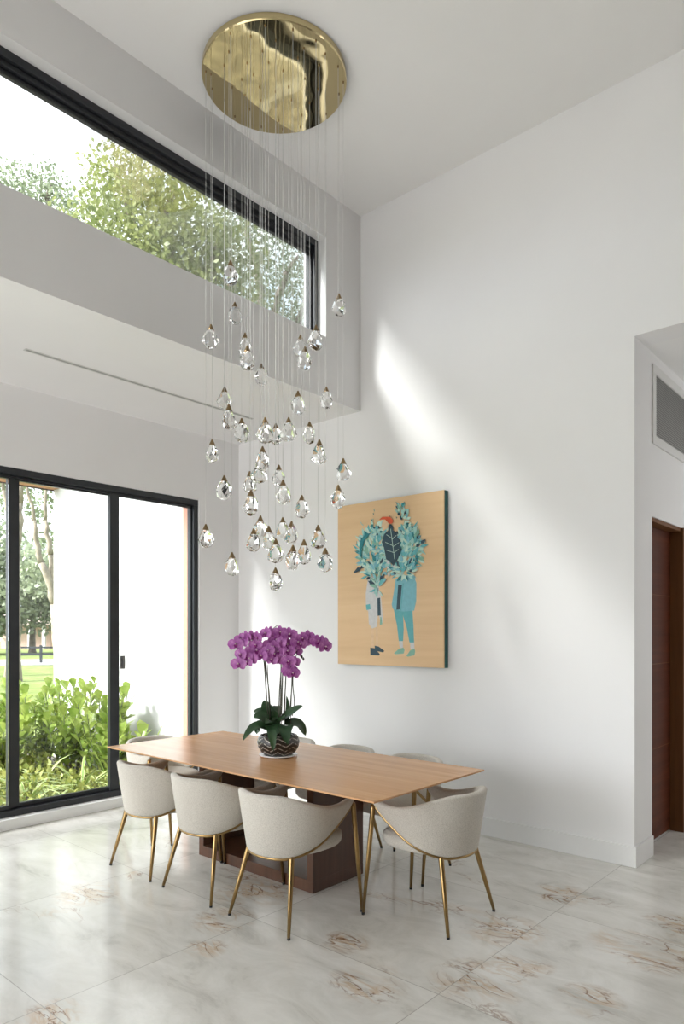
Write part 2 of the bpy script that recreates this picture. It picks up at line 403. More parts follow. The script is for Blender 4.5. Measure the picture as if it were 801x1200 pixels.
structure(box('trim_1', (XL, WY0-.1, 0), (XL+.045, WY1, .083), M['trim'], None, .004))   # kerb below the sliding doors
skirting('baseboard_left', [((XL, WY1, 0), (XL+.016, YB-.016, .138))])

# ---------------------------------------------------------------- the sliding glazed wall and the clerestory
def framed(lo, hi): return (lo, hi)
FX0, FX1 = XL-.13, XL-.02               # depth of the aluminium frame
w1 = structure(empty('window_1', (XL-.07, (WY0+WY1)/2, WZ0)))
def child(o, parent):
    o.parent = parent; o.matrix_parent_inverse = Matrix.Translation(-parent.location); return o
fr = []
fr.append(((FX0, WY0, WZ1-.055), (FX1, WY1, WZ1))); fr.append(((FX0, WY0, WZ0), (FX1, WY1, WZ0+.05)))
fr.append(((FX0, WY1-.05, WZ0+.05), (FX1, WY1, WZ1-.055))); fr.append(((FX0, WY0, WZ0+.05), (FX1, WY0+.05, WZ1-.055)))
fr.append(((FX0+.02, WY1-.063, WZ0+.05), (FX1-.035, WY1-.05, WZ1-.055)))
fr.append(((FX0+.02, WY0+.05, WZ1-.07), (FX1-.035, WY1-.05, WZ1-.055)))
child(boxes('window_frame', fr, M['black'], None, .003), w1)
mull = [4.14-.879*k for k in range(7)]
edges = [WY1-.063] + [3.297, 2.42, 1.543, .666, -.211, -1.088, -1.965, -2.842, -3.719] + [WY0+.05]
for i in range(len(edges)-1):
    y1 = edges[i]; y0 = edges[i+1]
    xo = FX0+.035 if i % 2 else FX0+.062
    # sash of one pane
    s = []
    a, bq = (.052 if i < len(edges)-1 else .05), .04
    s.append(((xo-.022, y0-.045, WZ0+.05), (xo+.022, y0+.045, WZ1-.055)))
    s.append(((xo-.018, y0+.045, WZ0+.05), (xo+.018, y1-.045 if i else y1, WZ0+.085)))
    s.append(((xo-.018, y0+.045, WZ1-.085), (xo+.018, y1-.045 if i else y1, WZ1-.055)))
    so = child(boxes('window_sash', s, M['black'], None, .003), w1)
    g = box('window_pane', (xo-.004, y0+.045, WZ0+.085), (xo+.004, y1-.045 if i else y1, WZ1-.085), M['glass'])
    child(g, w1)
h = boxes('door_handle', [((XL-.05, 3.352, 1.22), (XL-.03, 3.392, 1.34)), ((XL-.03, 3.360, 1.24), (XL-.015, 3.384, 1.32))], plain('grey_pull', (.22, .22, .22), .35, .6), None, .003)
h['label'] = 'grey recessed pull on the sliding sash'; child(h, w1)

w2 = structure(empty('window_2', (XU-.14, (CY0+CY1)/2, CZ0)))
cx0, cx1 = XU-.19, XU-.085
c = [((cx0, CY0, CZ1-.05), (cx1, CY1, CZ1)), ((cx0+.012, CY0, CZ1-.085), (cx1-.022, CY1-.05, CZ1-.05)), ((cx0+.03, CY0, CZ1-.115), (cx1-.045, CY1-.05, CZ1-.085)),
     ((cx0, CY0, CZ0), (cx1, CY1, CZ0+.05)), ((cx0, CY1-.05, CZ0+.05), (cx1, CY1, CZ1-.05)), ((cx0+.015, CY1-.066, CZ0+.05), (cx1-.03, CY1-.05, CZ1-.085)), ((cx0, CY0, CZ0+.05), (cx1, CY0+.05, CZ1-.05))]
child(boxes('window_frame', c, M['black'], None, .003), w2)
child(box('window_pane', (cx0+.045, CY0+.05, CZ0+.05), (cx0+.053, CY1-.066, CZ1-.115), M['glass']), w2)

# ---------------------------------------------------------------- passage door and vent
d1 = structure(empty('door_1', (XE-.09, (DY0+DY1)/2, 0)))
def dchild(o): return child(o, d1)
bm = bmesh.new()
zs = [.012, .685, 1.315, 1.83, DZ-.03]
for a, bq in zip(zs, zs[1:]):
    bm_box(bm, (XE-.13, DY0+.012, a+.0025), (XE-.085, DY1-.075, bq-.0025), 0, .002)
dchild(from_bm('door_leaf', bm, M['door']))
ln = [((XE-.125, DY0+.012, z-.0025), (XE-.087, DY1-.075, z+.0025)) for z in zs[1:-1]]
o = dchild(boxes('inlay_strip', ln, M['jamb'])); o['label'] = 'thin pale inlay lines across the door'
dchild(boxes('door_jamb', [((XE-.17, DY1-.075, 0), (XE+.012, DY1, DZ)), ((XE-.17, DY0, DZ-.028), (XE-.01, DY1-.075, DZ)), ((XE-.17, DY0, 0), (XE-.132, DY0+.012, DZ-.028))], M['jamb'], None, .002))

VY0, VY1, VZ0, VZ1 = 5.04, 6.10, 2.868, 3.425
v = empty('air_vent', (XE, (VY0+VY1)/2, VZ0)); tag(v, 'white framed return air grille high on the passage wall above the wooden door', 'vent')
bm = bmesh.new(); w = .062
for lo, hi in (((XE, VY0, VZ0), (XE+.012, VY1, VZ0+w)), ((XE, VY0, VZ1-w), (XE+.012, VY1, VZ1)), ((XE, VY0, VZ0+w), (XE+.012, VY0+w, VZ1-w)), ((XE, VY1-w, VZ0+w), (XE+.012, VY1, VZ1-w))):
    bm_box(bm, lo, hi, 0, .002)
child(from_bm('vent_frame', bm, M['vent_frame']), v)
mb = MB()
mb.add([(XE+.001, VY0+w, VZ0+w), (XE+.001, VY1-w, VZ0+w), (XE+.001, VY1-w, VZ1-w), (XE+.001, VY0+w, VZ1-w)], [(0, 1, 2, 3)], 1)
z = VZ0+w+.004
while z < VZ1-w-.006:
    mb.add([(XE+.002, VY0+w, z+.010), (XE+.010, VY0+w, z), (XE+.010, VY1-w, z), (XE+.002, VY1-w, z+.010),
            (XE+.002, VY0+w, z+.012), (XE+.010, VY0+w, z+.002), (XE+.010, VY1-w, z+.002), (XE+.002, VY1-w, z+.012)],
           [(0, 1, 2, 3), (7, 6, 5, 4), (1, 5, 6, 2)], 0); z += .0155
child(mb.build('louvre_grille', [M['vent'], M['slot']]), v)

s = empty('slot_diffuser', (-4.80, 3.17, ZS)); tag(s, 'long narrow linear air slot let into the lower ceiling by the garden glazing', 'air diffuser')
child(boxes('slot_frame', [((-4.822, 2.13, ZS-.003), (-4.812, 4.21, ZS)), ((-4.788, 2.13, ZS-.003), (-4.778, 4.21, ZS)), ((-4.812, 2.13, ZS-.003), (-4.788, 2.14, ZS)), ((-4.812, 4.20, ZS-.003), (-4.788, 4.21, ZS))], M['vent']), s)
child(box('slot_throat', (-4.812, 2.14, ZS-.0015), (-4.788, 4.20, ZS-.0002), M['slot']), s)

# ---------------------------------------------------------------- outdoors: structure
structure(mesh('lawn', [(-140, -90, -.16), (60, -90, -.16), (60, 140, -.16), (-140, 140, -.16)], [(0, 1, 2, 3)], M['lawn']))
structure(box('planting_bed', (-9.6, 1.6, -.17), (-5.80, 4.42, -.12), M['soil']))
structure(box('wall_garden', (-9.08, 4.42, -.2), (-5.795, 4.70, 4.0), M['ext_white']))
structure(boxes('eave_soffit', [((-6.25, -5, 3.46), (-5.80, 4.42, 3.60))], M['salmon']))
structure(boxes('trim_2', [((-9.08, -5, 3.47), (-8.90, 4.42, 3.85))], M['salmon']))
structure(boxes('trim_4', [((-9.10, -5, 3.455), (-9.08, 4.42, 3.50))], M['dark_edge']))
structure(boxes('trim_3', [((XL-.235, WY1-.028, -.1), (XL-.135, WY1-.002, WZ1))], M['salmon']))
structure(boxes('roof_lower', [((-6.3, -5, 3.60), (XU-WT, 4.42, 3.80)), ((-6.6, 4.70, 3.60), (XU-WT, 9.5, 3.80))], M['gravel']))
structure(mesh('street', [(-75, -60, -.13), (-34, -60, -.13), (-26.5, 60, -.13), (-67.5, 60, -.13)], [(0, 1, 2, 3)], M['road']) ) if False else None
ps = [at(-260, 783, 34), at(160, 783, 36.5), at(160, 776, 44), at(-260, 776, 41)]
structure(mesh('street', [(p.x, p.y, -.14) for p in ps], [(0, 1, 2, 3)], M['road']))

structure(boxes('bounce_slabs', [((-14, -40, -.15), (12, YR-.5, -.08)), ((-9.6, YR-.5, -.15), (-5.80, 1.6, -.11))], M['bounce_slabs']))  # unseen pale slabs added to bounce sunlight up to ceiling and soffit
structure(box('sun_block_rear', (-5.9, YR-1.0, 3.62), (1.5, YR-.25, 3.80), M['ext_white']))  # unseen overhang added to cut the sun entering at the rear

# ---------------------------------------------------------------- outdoors: trees and plants
def leaf_cloud(blobs, n, size, seed, droop=0.2):
    """many small bent leaves scattered through overlapping ellipsoids, denser towards their skins"""
    rng = np.random.default_rng(seed)
    w = np.array([b[3]*b[4]*b[5] for b in blobs]) ** .75; w = w/w.sum()
    idx = rng.choice(len(blobs), n, p=w); B = np.array(blobs)[idx]
    d = rng.normal(size=(n, 3)); d /= np.linalg.norm(d, axis=1)[:, None]
    r = rng.random(n) ** .5
    c = B[:, :3] + d*B[:, 3:6]*r[:, None]
    a = rng.normal(size=(n, 3)); a[:, 2] -= droop; a /= np.linalg.norm(a, axis=1)[:, None]
    q = rng.normal(size=(n, 3)); b = np.cross(a, q); b /= np.linalg.norm(b, axis=1)[:, None]
    nn = np.cross(a, b); s = size*(.6+.8*rng.random(n))[:, None]
    V = np.stack([c, c+a*s*.5+b*s*.3+nn*s*.08, c+a*s, c+a*s*.5-b*s*.3+nn*s*.08], 1).reshape(-1, 3)
    return V, np.arange(4*n, dtype=np.int32).reshape(-1, 4)
def np_mesh(name, V, Fq, mats, parent=None):
    me = bpy.data.meshes.new(name); k = len(Fq)
    me.vertices.add(len(V)); me.vertices.foreach_set('co', V.astype(np.float32).ravel())
    me.loops.add(4*k); me.loops.foreach_set('vertex_index', Fq.ravel())
    me.polygons.add(k); me.polygons.foreach_set('loop_start', np.arange(0, 4*k, 4, dtype=np.int32))
    me.update(calc_edges=True)
    return link(name, me, mats, parent)
def branchy(p0, p1, r0, r1, seed, wob=.12, n=7):
    rnd = random.Random(seed); pts = []; L0 = (p1-p0).length
    for i in range(n):
        f = i/(n-1); q = p0.lerp(p1, f)
        if 0 < i < n-1: q = q+Vector((rnd.uniform(-1, 1), rnd.uniform(-1, 1), rnd.uniform(-.3, .3)))*wob*L0*.3
        pts.append(q)
    return pts, [r0+(r1-r0)*i/(n-1) for i in range(n)]
def tree(name, label, base, fork, limbs, blobs, nleaf, lsize, seed, bark, leaf, r0=.3, group=None):
    t = empty(name, base); tag(t, label, 'tree', group)
    mb = MB(); base = Vector(base); mid = Vector(fork)
    pts, rr = branchy(base-Vector((0, 0, .2)), mid, r0, r0*.72, seed, .06, 6); rr[0] *= 1.35
    mb.tube(pts, rr, 10)
    for i, l in enumerate(limbs):
        prev = mid; rad = r0*.62
        for j, q in enumerate(l):
            q = Vector(q); pp, rr = branchy(prev, q, rad, rad*.62, seed*31+i*7+j, .12, 6); mb.tube(pp, rr, 8); prev = q; rad *= .62
    tr = mb.build('trunk', bark, None, True); child(tr, t)
    V, F = leaf_cloud(blobs, nleaf, lsize, seed)
    child(np_mesh('foliage', V, F, leaf), t)
    return t
def blob(u, v, d, r, rz=None):
    p = at(u, v, d); return (p.x, p.y, p.z, r, r, rz or r)
def G(u, d, z=-.16):
    p = at(u, 700, d); return Vector((p.x, p.y, z))

# the big oak seen through the clerestory
cl = [blob(150, 220, 18, 1.3, 1.1), blob(130, 205, 18.5, .8), blob(185, 235, 18, 1.5, 1.3), blob(215, 270, 17, 1.5, 1.2), blob(180, 285, 17.5, 1.8), blob(250, 290, 17.5, 1.5), blob(145, 262, 17, 1.3),
      blob(225, 320, 17, 1.6), blob(115, 250, 18, .7), blob(205, 215, 19, 1.0), blob(160, 185, 18.6, .6), blob(130, 330, 18, 2.2), blob(220, 390, 18, 2.4), blob(260, 330, 17.5, 1.3), blob(165, 400, 19, 2.6)]
tree('oak_tree', 'broad yellow-green oak filling the middle of the high window', G(190, 18.5), at(200, 470, 18.5),
     [[at(170, 330, 18), at(150, 240, 18), at(135, 195, 18.2)], [at(215, 340, 18), at(190, 260, 17.8), at(205, 215, 18.4)], [at(245, 350, 17.8), at(255, 290, 17.6)], [at(140, 380, 18.5), at(110, 300, 18.2)]],
     cl, 19000, .135, 3, M['bark2'], M['leaf_oak'], .42)
cl = [blob(300, 300, 22, 1.6), blob(335, 330, 22, 1.5), blob(290, 250, 23, 1.0), blob(270, 265, 23, 1.0, .8), blob(325, 285, 22.5, 1.0), blob(345, 375, 22, 1.7), blob(300, 370, 23, 1.6), blob(265, 225, 23, .8), blob(355, 305, 23, .9), blob(310, 420, 23, 2.4)]
tree('oak_tree', 'greyer open-crowned oak at the right end of the high window behind the hanging crystals', G(318, 22.5), at(318, 450, 22.5),
     [[at(320, 370, 22), at(335, 320, 22), at(350, 300, 22)], [at(305, 340, 22.5), at(290, 260, 23)], [at(345, 400, 22), at(360, 340, 22.4)]],
     cl, 8500, .115, 5, M['bark2'], M['leaf_grey'], .34)
cl = [blob(20, 228, 26, 1.2, 1.0), blob(55, 215, 26, 1.0, .8), blob(75, 235, 26, .8, .7), blob(-10, 235, 26, 1.6), blob(40, 255, 26, 1.8), blob(60, 285, 26, 2.0), blob(10, 300, 26, 2.4)]
tree('oak_tree', 'smaller pale green tree low at the left end of the high window', G(-45, 26.5), at(-20, 420, 26.5),
     [[at(25, 300, 26), at(20, 225, 26)], [at(50, 300, 26), at(60, 215, 26)]], cl, 9000, .14, 7, M['bark2'], M['leaf_grey'], .32)
# trunks on the lawn seen through the sliding doors
t2 = [blob(-10, 560, 30, 2.2), blob(20, 520, 30, 2.4), blob(-40, 600, 31, 2.0)]
tree('lawn_tree', 'straight pale trunk standing on the lawn beyond the left pane', G(15, 24.0), at(18, 640, 24.0),
     [[at(10, 600, 24), at(4, 575, 24), at(-5, 520, 24)], [at(24, 590, 24.2), at(30, 500, 24.5)]], t2, 2500, .22, 11, M['bark'], M['leaf_grey'], .25)
t3 = [blob(50, 540, 27, 2.2), blob(80, 520, 27, 2.4), blob(45, 600, 29, .7, .6), blob(60, 630, 29, .6)]
tree('lawn_tree', 'pale forked tree leaning left beside the white garden wall', G(78, 22.5), at(66, 708, 22.5),
     [[at(48, 660, 22.3), at(40, 610, 22.2), at(31, 565, 22.2), at(25, 500, 22)], [at(60, 650, 22.6), at(53, 610, 22.6), at(54, 570, 22.6), at(62, 500, 22.6)]], t3, 3000, .2, 13, M['bark'], M['leaf_grey'], .27)
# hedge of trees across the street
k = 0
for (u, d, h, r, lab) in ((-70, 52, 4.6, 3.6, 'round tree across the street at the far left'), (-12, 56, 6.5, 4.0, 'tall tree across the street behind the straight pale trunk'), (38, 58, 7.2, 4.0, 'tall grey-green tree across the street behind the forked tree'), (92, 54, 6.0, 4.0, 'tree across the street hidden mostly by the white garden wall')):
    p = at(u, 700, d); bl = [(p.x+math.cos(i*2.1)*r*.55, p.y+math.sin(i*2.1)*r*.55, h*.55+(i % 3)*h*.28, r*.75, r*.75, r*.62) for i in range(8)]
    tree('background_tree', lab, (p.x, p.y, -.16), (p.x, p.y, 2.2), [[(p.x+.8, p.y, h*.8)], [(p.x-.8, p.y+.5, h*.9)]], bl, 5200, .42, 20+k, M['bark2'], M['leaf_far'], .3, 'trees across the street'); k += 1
# the house across the street
hp = G(52, 72)
hs = empty('house', hp, math.radians(41)); tag(hs, 'distant pinkish house with a porch column across the street', 'house')
box('house_wall', (-5, .8, 0), (6, 1.2, 2.5), M['house'], hs)
mesh('roof', [(-6, -.8, 2.45), (7, -.8, 2.45), (7, 3.5, 4.1), (-6, 3.5, 4.1), (-6, -.8, 2.65), (7, -.8, 2.65), (7, 3.5, 4.3), (-6, 3.5, 4.3)], [(0, 3, 2, 1), (4, 5, 6, 7), (0, 1, 5, 4), (1, 2, 6, 5), (2, 3, 7, 6), (3, 0, 4, 7)], M['roof'], hs)
for x in (-1.4, .1, 1.6): box('porch_column', (x-.15, -.5, 0), (x+.15, -.2, 2.45), M['ext_white'], hs)
fn = empty('fence', G(48, 38.5), math.radians(41)); tag(fn, 'low dark fence beside the street', 'fence')
for x in (-1.6, 0.0, 1.6): box('fence_post', (x-.06, -.06, 0), (x+.06, .06, 1.0), M['black'], fn, .01)
boxes('rail', [((-1.6, -.03, .45), (1.6, .03, .55)), ((-1.6, -.03, .82), (1.6, .03, .92))], M['black'], fn)

# bed planting
def obovate(c, a, b, n, s):
    """one spoon-shaped leaf of 6 points folded along its rib"""
    return [c, c+a*s*.45+b*s*.22+n*s*.05, c+a*s*.8+b*s*.30+n*s*.06, c+a*s*1.0, c+a*s*.8-b*s*.30+n*s*.06, c+a*s*.45-b*s*.22+n*s*.05, c+a*s*.45, c+a*s*.8]
OF = [(0, 1, 6), (1, 2, 7, 6), (2, 3, 7), (0, 6, 5), (5, 6, 7, 4), (4, 7, 3)]
def shrub(x, y, h, r, seed, label, ns=11):
    rnd = random.Random(seed); t = empty('broadleaf_shrub', (x, y, -.12)); tag(t, label, 'shrub', 'broadleaf shrubs along the garden wall')
    st = MB(); lf = MB()
    for i in range(ns):
        q = rnd.uniform(0, 2*PI); rr = r*math.sqrt(rnd.random()); hh = h*rnd.uniform(.65, 1.05)
        tip = Vector((math.cos(q)*rr, math.sin(q)*rr, hh)); base = Vector((tip.x*.25, tip.y*.25, 0))
        pts = [base.lerp(tip, f)+Vector((0, 0, 0)) for f in (0, .35, .7, 1)]
        st.tube(pts, [.009, .008, .006, .004], 5)
        nl = 19
        for k in range(nl):
            f = .22+.8*k/nl; p = base.lerp(tip, min(1, f)); an = k*2.4+rnd.uniform(-.4, .4); el = rnd.uniform(.1, .9)+.5*f*f
            a = Vector((math.cos(an)*math.cos(el), math.sin(an)*math.cos(el), math.sin(el))).normalized()
            b = a.cross(Vector((0, 0, 1)));  b = b.normalized() if b.length > .05 else Vector((1, 0, 0)); n = b.cross(a)
            lf.add(obovate(p, a, b, n, rnd.uniform(.10, .175)), OF)
    st.build('stem', M['leaf_grey'], t); lf.build('foliage', M['leaf_shrub'], t, True)
sh = [(-6.45, 3.92, .66, .24, 'small bright green shrub against the white garden wall nearest the glazing'),
      (-7.0, 3.95, 1.0, .30, 'bright green shrub against the white garden wall, seen just left of the middle door post'),
      (-7.55, 3.85, 1.05, .32, 'tallest spoon-leaved shrub against the garden wall, in the middle pane'),
      (-8.2, 3.8, 1.02, .34, 'spoon-leaved shrub near the outer end of the white garden wall'),
      (-8.9, 3.7, .98, .36, 'spoon-leaved shrub at the outer corner of the white garden wall'),
      (-8.5, 3.15, .85, .34, 'shrub in front of the wall corner, at the left side of the middle pane'),
      (-7.7, 3.1, .72, .34, 'low bright shrub in the middle of the bed'),
      (-9.0, 2.5, .82, .36, 'shrub behind the post between the left and middle panes'),
      (-8.6, 1.9, .74, .36, 'shrub showing in the leftmost pane')]
for i, (x, y, hh, r, lab) in enumerate(sh): shrub(x, y, hh, r*1.15, 100+i, lab, 19)
def strap(x, y, n, length, seed, label, width=.035, upright=.5, mat='leaf_strap', arch=1.0):
    rnd = random.Random(seed); t = empty('strap_leaf_plant', (x, y, -.12)); tag(t, label, 'plant', 'variegated strap-leaf plants')
    V = []; F = []; UV = []
    for i in range(n):
        q = rnd.uniform(0, 2*PI); Lh = length*rnd.uniform(.65, 1.1); el = rnd.uniform(upright, 1.35); p = Vector((math.cos(q), math.sin(q), 0))*.03
        d = Vector((math.cos(q), math.sin(q), 0)); sd = Vector((-d.y, d.x, 0)); K = 7; o = len(V)
        for k in range(K+1):
            f = k/K; w = width*(.55+1.2*f*(1-f))*(1-f**5)+.001
            V += [p+sd*w*.5, p-sd*w*.5]; UV += [(0, f), (1, f)]
            p = p+(d*math.cos(el)+Vector((0, 0, 1))*math.sin(el))*(Lh/K); el -= rnd.uniform(.18, .34)*arch
        F += [(o+2*k, o+2*k+1, o+2*k+3, o+2*k+2) for k in range(K)]
    ob = mesh('blades', V, F, M[mat], t, True)
    uv = ob.data.uv_layers.new(name='uv')
    for lp in ob.data.loops: uv.data[lp.index].uv = UV[lp.vertex_index]
for i, (x, y, n, Lh, lab) in enumerate(((-6.55, 2.92, 34, .62, 'cream-striped strap-leaf plant in front of the middle pane beside the left door post'), (-6.5, 3.45, 34, .66, 'cream-striped strap-leaf plant low in the middle of the middle pane'),
        (-6.9, 3.2, 30, .62, 'cream-striped strap-leaf plant behind the front pair in the bed'), (-6.45, 2.42, 32, .55, 'cream-striped strap-leaf plant in the leftmost pane by the glass'), (-7.1, 2.6, 32, .6, 'cream-striped strap-leaf plant deeper in the bed at the left'))):
    strap(x, y, n, Lh, 200+i, lab)
strap(-6.22, 3.88, 15, .90, 220, 'tall upright green strap-leaf plant beside the right end of the glazing', .034, 1.22, 'leaf_shrub', .22)
strap(-6.78, 3.95, 12, .74, 221, 'small upright green strap-leaf plant by the garden wall behind the head chair', .030, 1.22, 'leaf_shrub', .25)
V, F = leaf_cloud([(-7.3, 3.0, -.05, 1.4, 1.3, .22), (-7.6, 1.6, -.05, 1.6, 1.2, .25), (-6.6, 3.7, -.06, .7, .5, .16), (-8.3, 2.8, 0, 1.0, 1.2, .34)], 15000, .06, 77, -.6)
tag(np_mesh('ground_cover', V, F, M['leaf_cover']), 'yellow-green small-leaved ground cover spread over the planting bed', 'ground cover', kind='stuff')

# ---------------------------------------------------------------- the painting
PX0, PX1, PZ0, PZ1, PD = -4.134, -3.011, 1.267, 2.678, .062
pf = YB-PD
pt = empty('painting', ((PX0+PX1)/2, YB, PZ0)); tag(pt, 'large pale wood panel painting of two leafy-headed figures on the white back wall', 'painting')
child(box('wood_panel', (PX0, pf, PZ0), (PX1, pf+.012, PZ1), M['panel'], None, .001), pt)
o = child(boxes('panel_edge', [((PX1-.02, pf+.012, PZ0), (PX1, YB-.001, PZ1)), ((PX0, pf+.012, PZ0), (PX0+.02, YB-.001, PZ1)), ((PX0+.02, pf+.012, PZ0), (PX1-.02, YB-.001, PZ0+.02)), ((PX0+.02, pf+.012, PZ1-.02), (PX1-.02, YB-.001, PZ1))], M['teal_edge']), pt)
o['label'] = 'teal painted side of the panel'
INK = [plain('paint_'+n, c, .6, var=.07, scale=30) for n, c in (('white', (.62, .62, .62)), ('teal', (.11, .40, .43)), ('pale_teal', (.34, .60, .56)), ('deep_teal', (.015, .20, .23)), ('navy', (.02, .055, .08)),
       ('orange', (.70, .10, .03)), ('skin', (.74, .52, .32)), ('aqua', (.19, .46, .53)), ('mint', (.52, .70, .60)), ('sage', (.22, .44, .34)))]
IW, IT, IP, ID, INV, IO, ISK, IA, IM, IS = range(10)
art = MB(); layer = [0]
def px(x, y):                            # measured on an enlargement of the panel, 4.8x, origin 380,550
    return on_y(380+x/4.8, 550+y/4.8, pf)
def poly(pts, ink):
    layer[0] += 1; off = .0004+.000012*layer[0]
    art.add([px(x, y)-Vector((0, off, 0)) for x, y in pts], [tuple(range(len(pts)))], ink)
def aleaf(x, y, ang, ln, wd, ink):
    d = (math.cos(ang), math.sin(ang)); n = (-d[1], d[0])
    poly([(x, y), (x+d[0]*ln*.3+n[0]*wd*.5, y+d[1]*ln*.3+n[1]*wd*.5), (x+d[0]*ln*.65+n[0]*wd*.42, y+d[1]*ln*.65+n[1]*wd*.42), (x+d[0]*ln, y+d[1]*ln), (x+d[0]*ln*.65-n[0]*wd*.42, y+d[1]*ln*.65-n[1]*wd*.42), (x+d[0]*ln*.3-n[0]*wd*.5, y+d[1]*ln*.3-n[1]*wd*.5)], ink)
# left figure: long white coat, bare legs, dark boots
poly([(262, 885), (276, 885), (279, 1010), (264, 1010)], ISK); poly([(287, 875), (299, 870), (302, 1000), (290, 1000)], ISK)
poly([(257, 1003), (282, 1006), (312, 1040), (306, 1047), (258, 1045)], INV); poly([(282, 992), (304, 996), (337, 1021), (330, 1030), (284, 1020)], INV)
poly([(245, 610), (275, 602), (300, 640), (318, 720), (330, 860), (318, 868), (300, 800), (296, 885), (268, 896), (250, 870), (246, 800), (234, 780), (232, 700)], IW)
poly([(297, 725), (313, 722), (317, 822), (299, 824)], INV); poly([(314, 830), (320, 830), (325, 872), (311, 875)], IS); poly([(233, 762), (256, 757), (260, 787), (236, 792)], IT)
poly([(272, 612), (288, 625), (300, 700), (296, 730), (284, 700)], IP)
# right figure: teal jacket, leggings, green shoes
poly([(418, 965), (440, 965), (442, 1005), (424, 1005)], IW); poly([(481, 968), (504, 968), (506, 1010), (484, 1010)], IW)
poly([(390, 1034), (418, 1010), (444, 1002), (450, 1016), (446, 1036), (400, 1040)], IS); poly([(460, 1050), (482, 1018), (506, 1008), (510, 1022), (506, 1046), (470, 1054)], IS)
poly([(388, 780), (440, 790), (446, 900), (442, 966), (418, 966), (408, 880)], IT); poly([(436, 790), (494, 785), (500, 880), (504, 974), (478, 974), (462, 890), (444, 830)], IT)
poly([(400, 620), (440, 600), (500, 590), (517, 640), (516, 740), (504, 795), (440, 800), (384, 785), (378, 760), (390, 690)], IA)
poly([(414, 650), (436, 650), (424, 788), (404, 790)], INV); poly([(440, 640), (446, 640), (432, 795), (426, 795)], IT)
# leafy heads
rnd = random.Random(8)
def heads(cx, cy, rx, ry, n, inks, lo=26, hi=54):
    for i in range(n):
        q = rnd.uniform(0, 2*PI); r = math.sqrt(rnd.random()); x = cx+rx*r*math.cos(q); y = cy+ry*r*math.sin(q)
        a = math.atan2(y-cy-ry*.5, x-cx)+rnd.uniform(-.7, .7); aleaf(x, y, a, rnd.uniform(lo, hi), rnd.uniform(9, 19), rnd.choice(inks))
pal = [IP, IP, IM, IT, IT, IA, IS, ID, IM, INV]
heads(262, 460, 66, 105, 190, pal); heads(468, 440, 64, 120, 210, pal); heads(330, 420, 60, 90, 60, [IP, IM, IT, IA]); heads(400, 480, 60, 80, 70, [IP, IM, IT, IA]); heads(285, 575, 45, 55, 70, pal); heads(450, 560, 52, 40, 70, pal); heads(305, 640, 22, 45, 22, pal)
heads(440, 260, 26, 70, 34, pal, 18, 38); heads(300, 330, 30, 30, 22, pal, 16, 34); heads(365, 560, 25, 30, 18, [IM, IP, IA, IW], 14, 30); heads(520, 420, 26, 60, 20, pal, 24, 50)
for i in range(26):
    q = rnd.uniform(PI*.8, PI*2.2); aleaf(360+165*math.cos(q)*rnd.uniform(.9, 1.2), 430+190*math.sin(q)*rnd.uniform(.8, 1.1), q+rnd.uniform(-.5, .5), rnd.uniform(10, 22), 5, rnd.choice([IS, ID, IP, INV]))
poly([(238, 360), (262, 362), (230, 400), (214, 450), (212, 500), (200, 480), (203, 420), (216, 385)], ID)
poly([(163, 585), (190, 552), (212, 556), (205, 570), (178, 582)], INV)
poly([(311, 284), (330, 268), (372, 268), (390, 288), (384, 306), (366, 306), (345, 282)], IO)
poly([(330, 288), (346, 284), (368, 308), (360, 330), (332, 350), (326, 310)], ISK)
poly([(375, 308), (388, 320), (390, 345), (412, 355), (414, 385), (432, 400), (426, 440), (438, 450), (418, 500), (392, 545), (372, 520), (350, 505), (344, 470), (338, 440), (326, 410), (340, 365), (362, 345), (364, 320)], INV)
for q in (((376, 335), (398, 505)), ((384, 390), (352, 368)), ((384, 395), (408, 372)), ((388, 430), (346, 410)), ((390, 435), (424, 412)), ((392, 468), (352, 455)), ((394, 470), (420, 450))):
    (x0, y0), (x1, y1) = q; dx, dy = x1-x0, y1-y0; l = math.hypot(dx, dy); nx, ny = -dy/l*1.3, dx/l*1.3
    poly([(x0+nx, y0+ny), (x1+nx, y1+ny), (x1-nx, y1-ny), (x0-nx, y0-ny)], IM)
o = child(art.build('painted_figures', INK), pt); o['label'] = 'two painted standing figures with heads of teal foliage'

# ---------------------------------------------------------------- dining table
TX0, TX1, TY0, TY1, TZ = -4.44, -2.043, 2.545, 3.57, .75
tb = empty('dining_table', ((TX0+TX1)/2, (TY0+TY1)/2, 0)); tag(tb, 'long rectangular walnut dining table with a thin top on two panel legs', 'table')
iv = .10
V = [(TX0, TY0, TZ), (TX1, TY0, TZ), (TX1, TY1, TZ), (TX0, TY1, TZ), (TX0, TY0, TZ-.009), (TX1, TY0, TZ-.009), (TX1, TY1, TZ-.009), (TX0, TY1, TZ-.009),
     (TX0+iv, TY0+iv, TZ-.034), (TX1-iv, TY0+iv, TZ-.034), (TX1-iv, TY1-iv, TZ-.034), (TX0+iv, TY1-iv, TZ-.034)]
F = [(0, 1, 2, 3), (0, 4, 5, 1), (1, 5, 6, 2), (2, 6, 7, 3), (3, 7, 4, 0), (4, 8, 9, 5), (5, 9, 10, 6), (6, 10, 11, 7), (7, 11, 8, 4), (11, 10, 9, 8)]
child(mesh('tabletop', V, F, M['table']), tb)
BX0, BX1, BY0, BY1 = -3.935, -2.835, 2.955, 3.42
child(box('base_plate', (BX0, BY0, 0), (BX1, BY1, .072), M['table_base'], None, .002), tb)
for x in (BX0, BX1-.05): child(box('panel_leg', (x, BY0, .072), (x+.05, BY1, TZ-.034), M['table_base'], None, .002), tb)

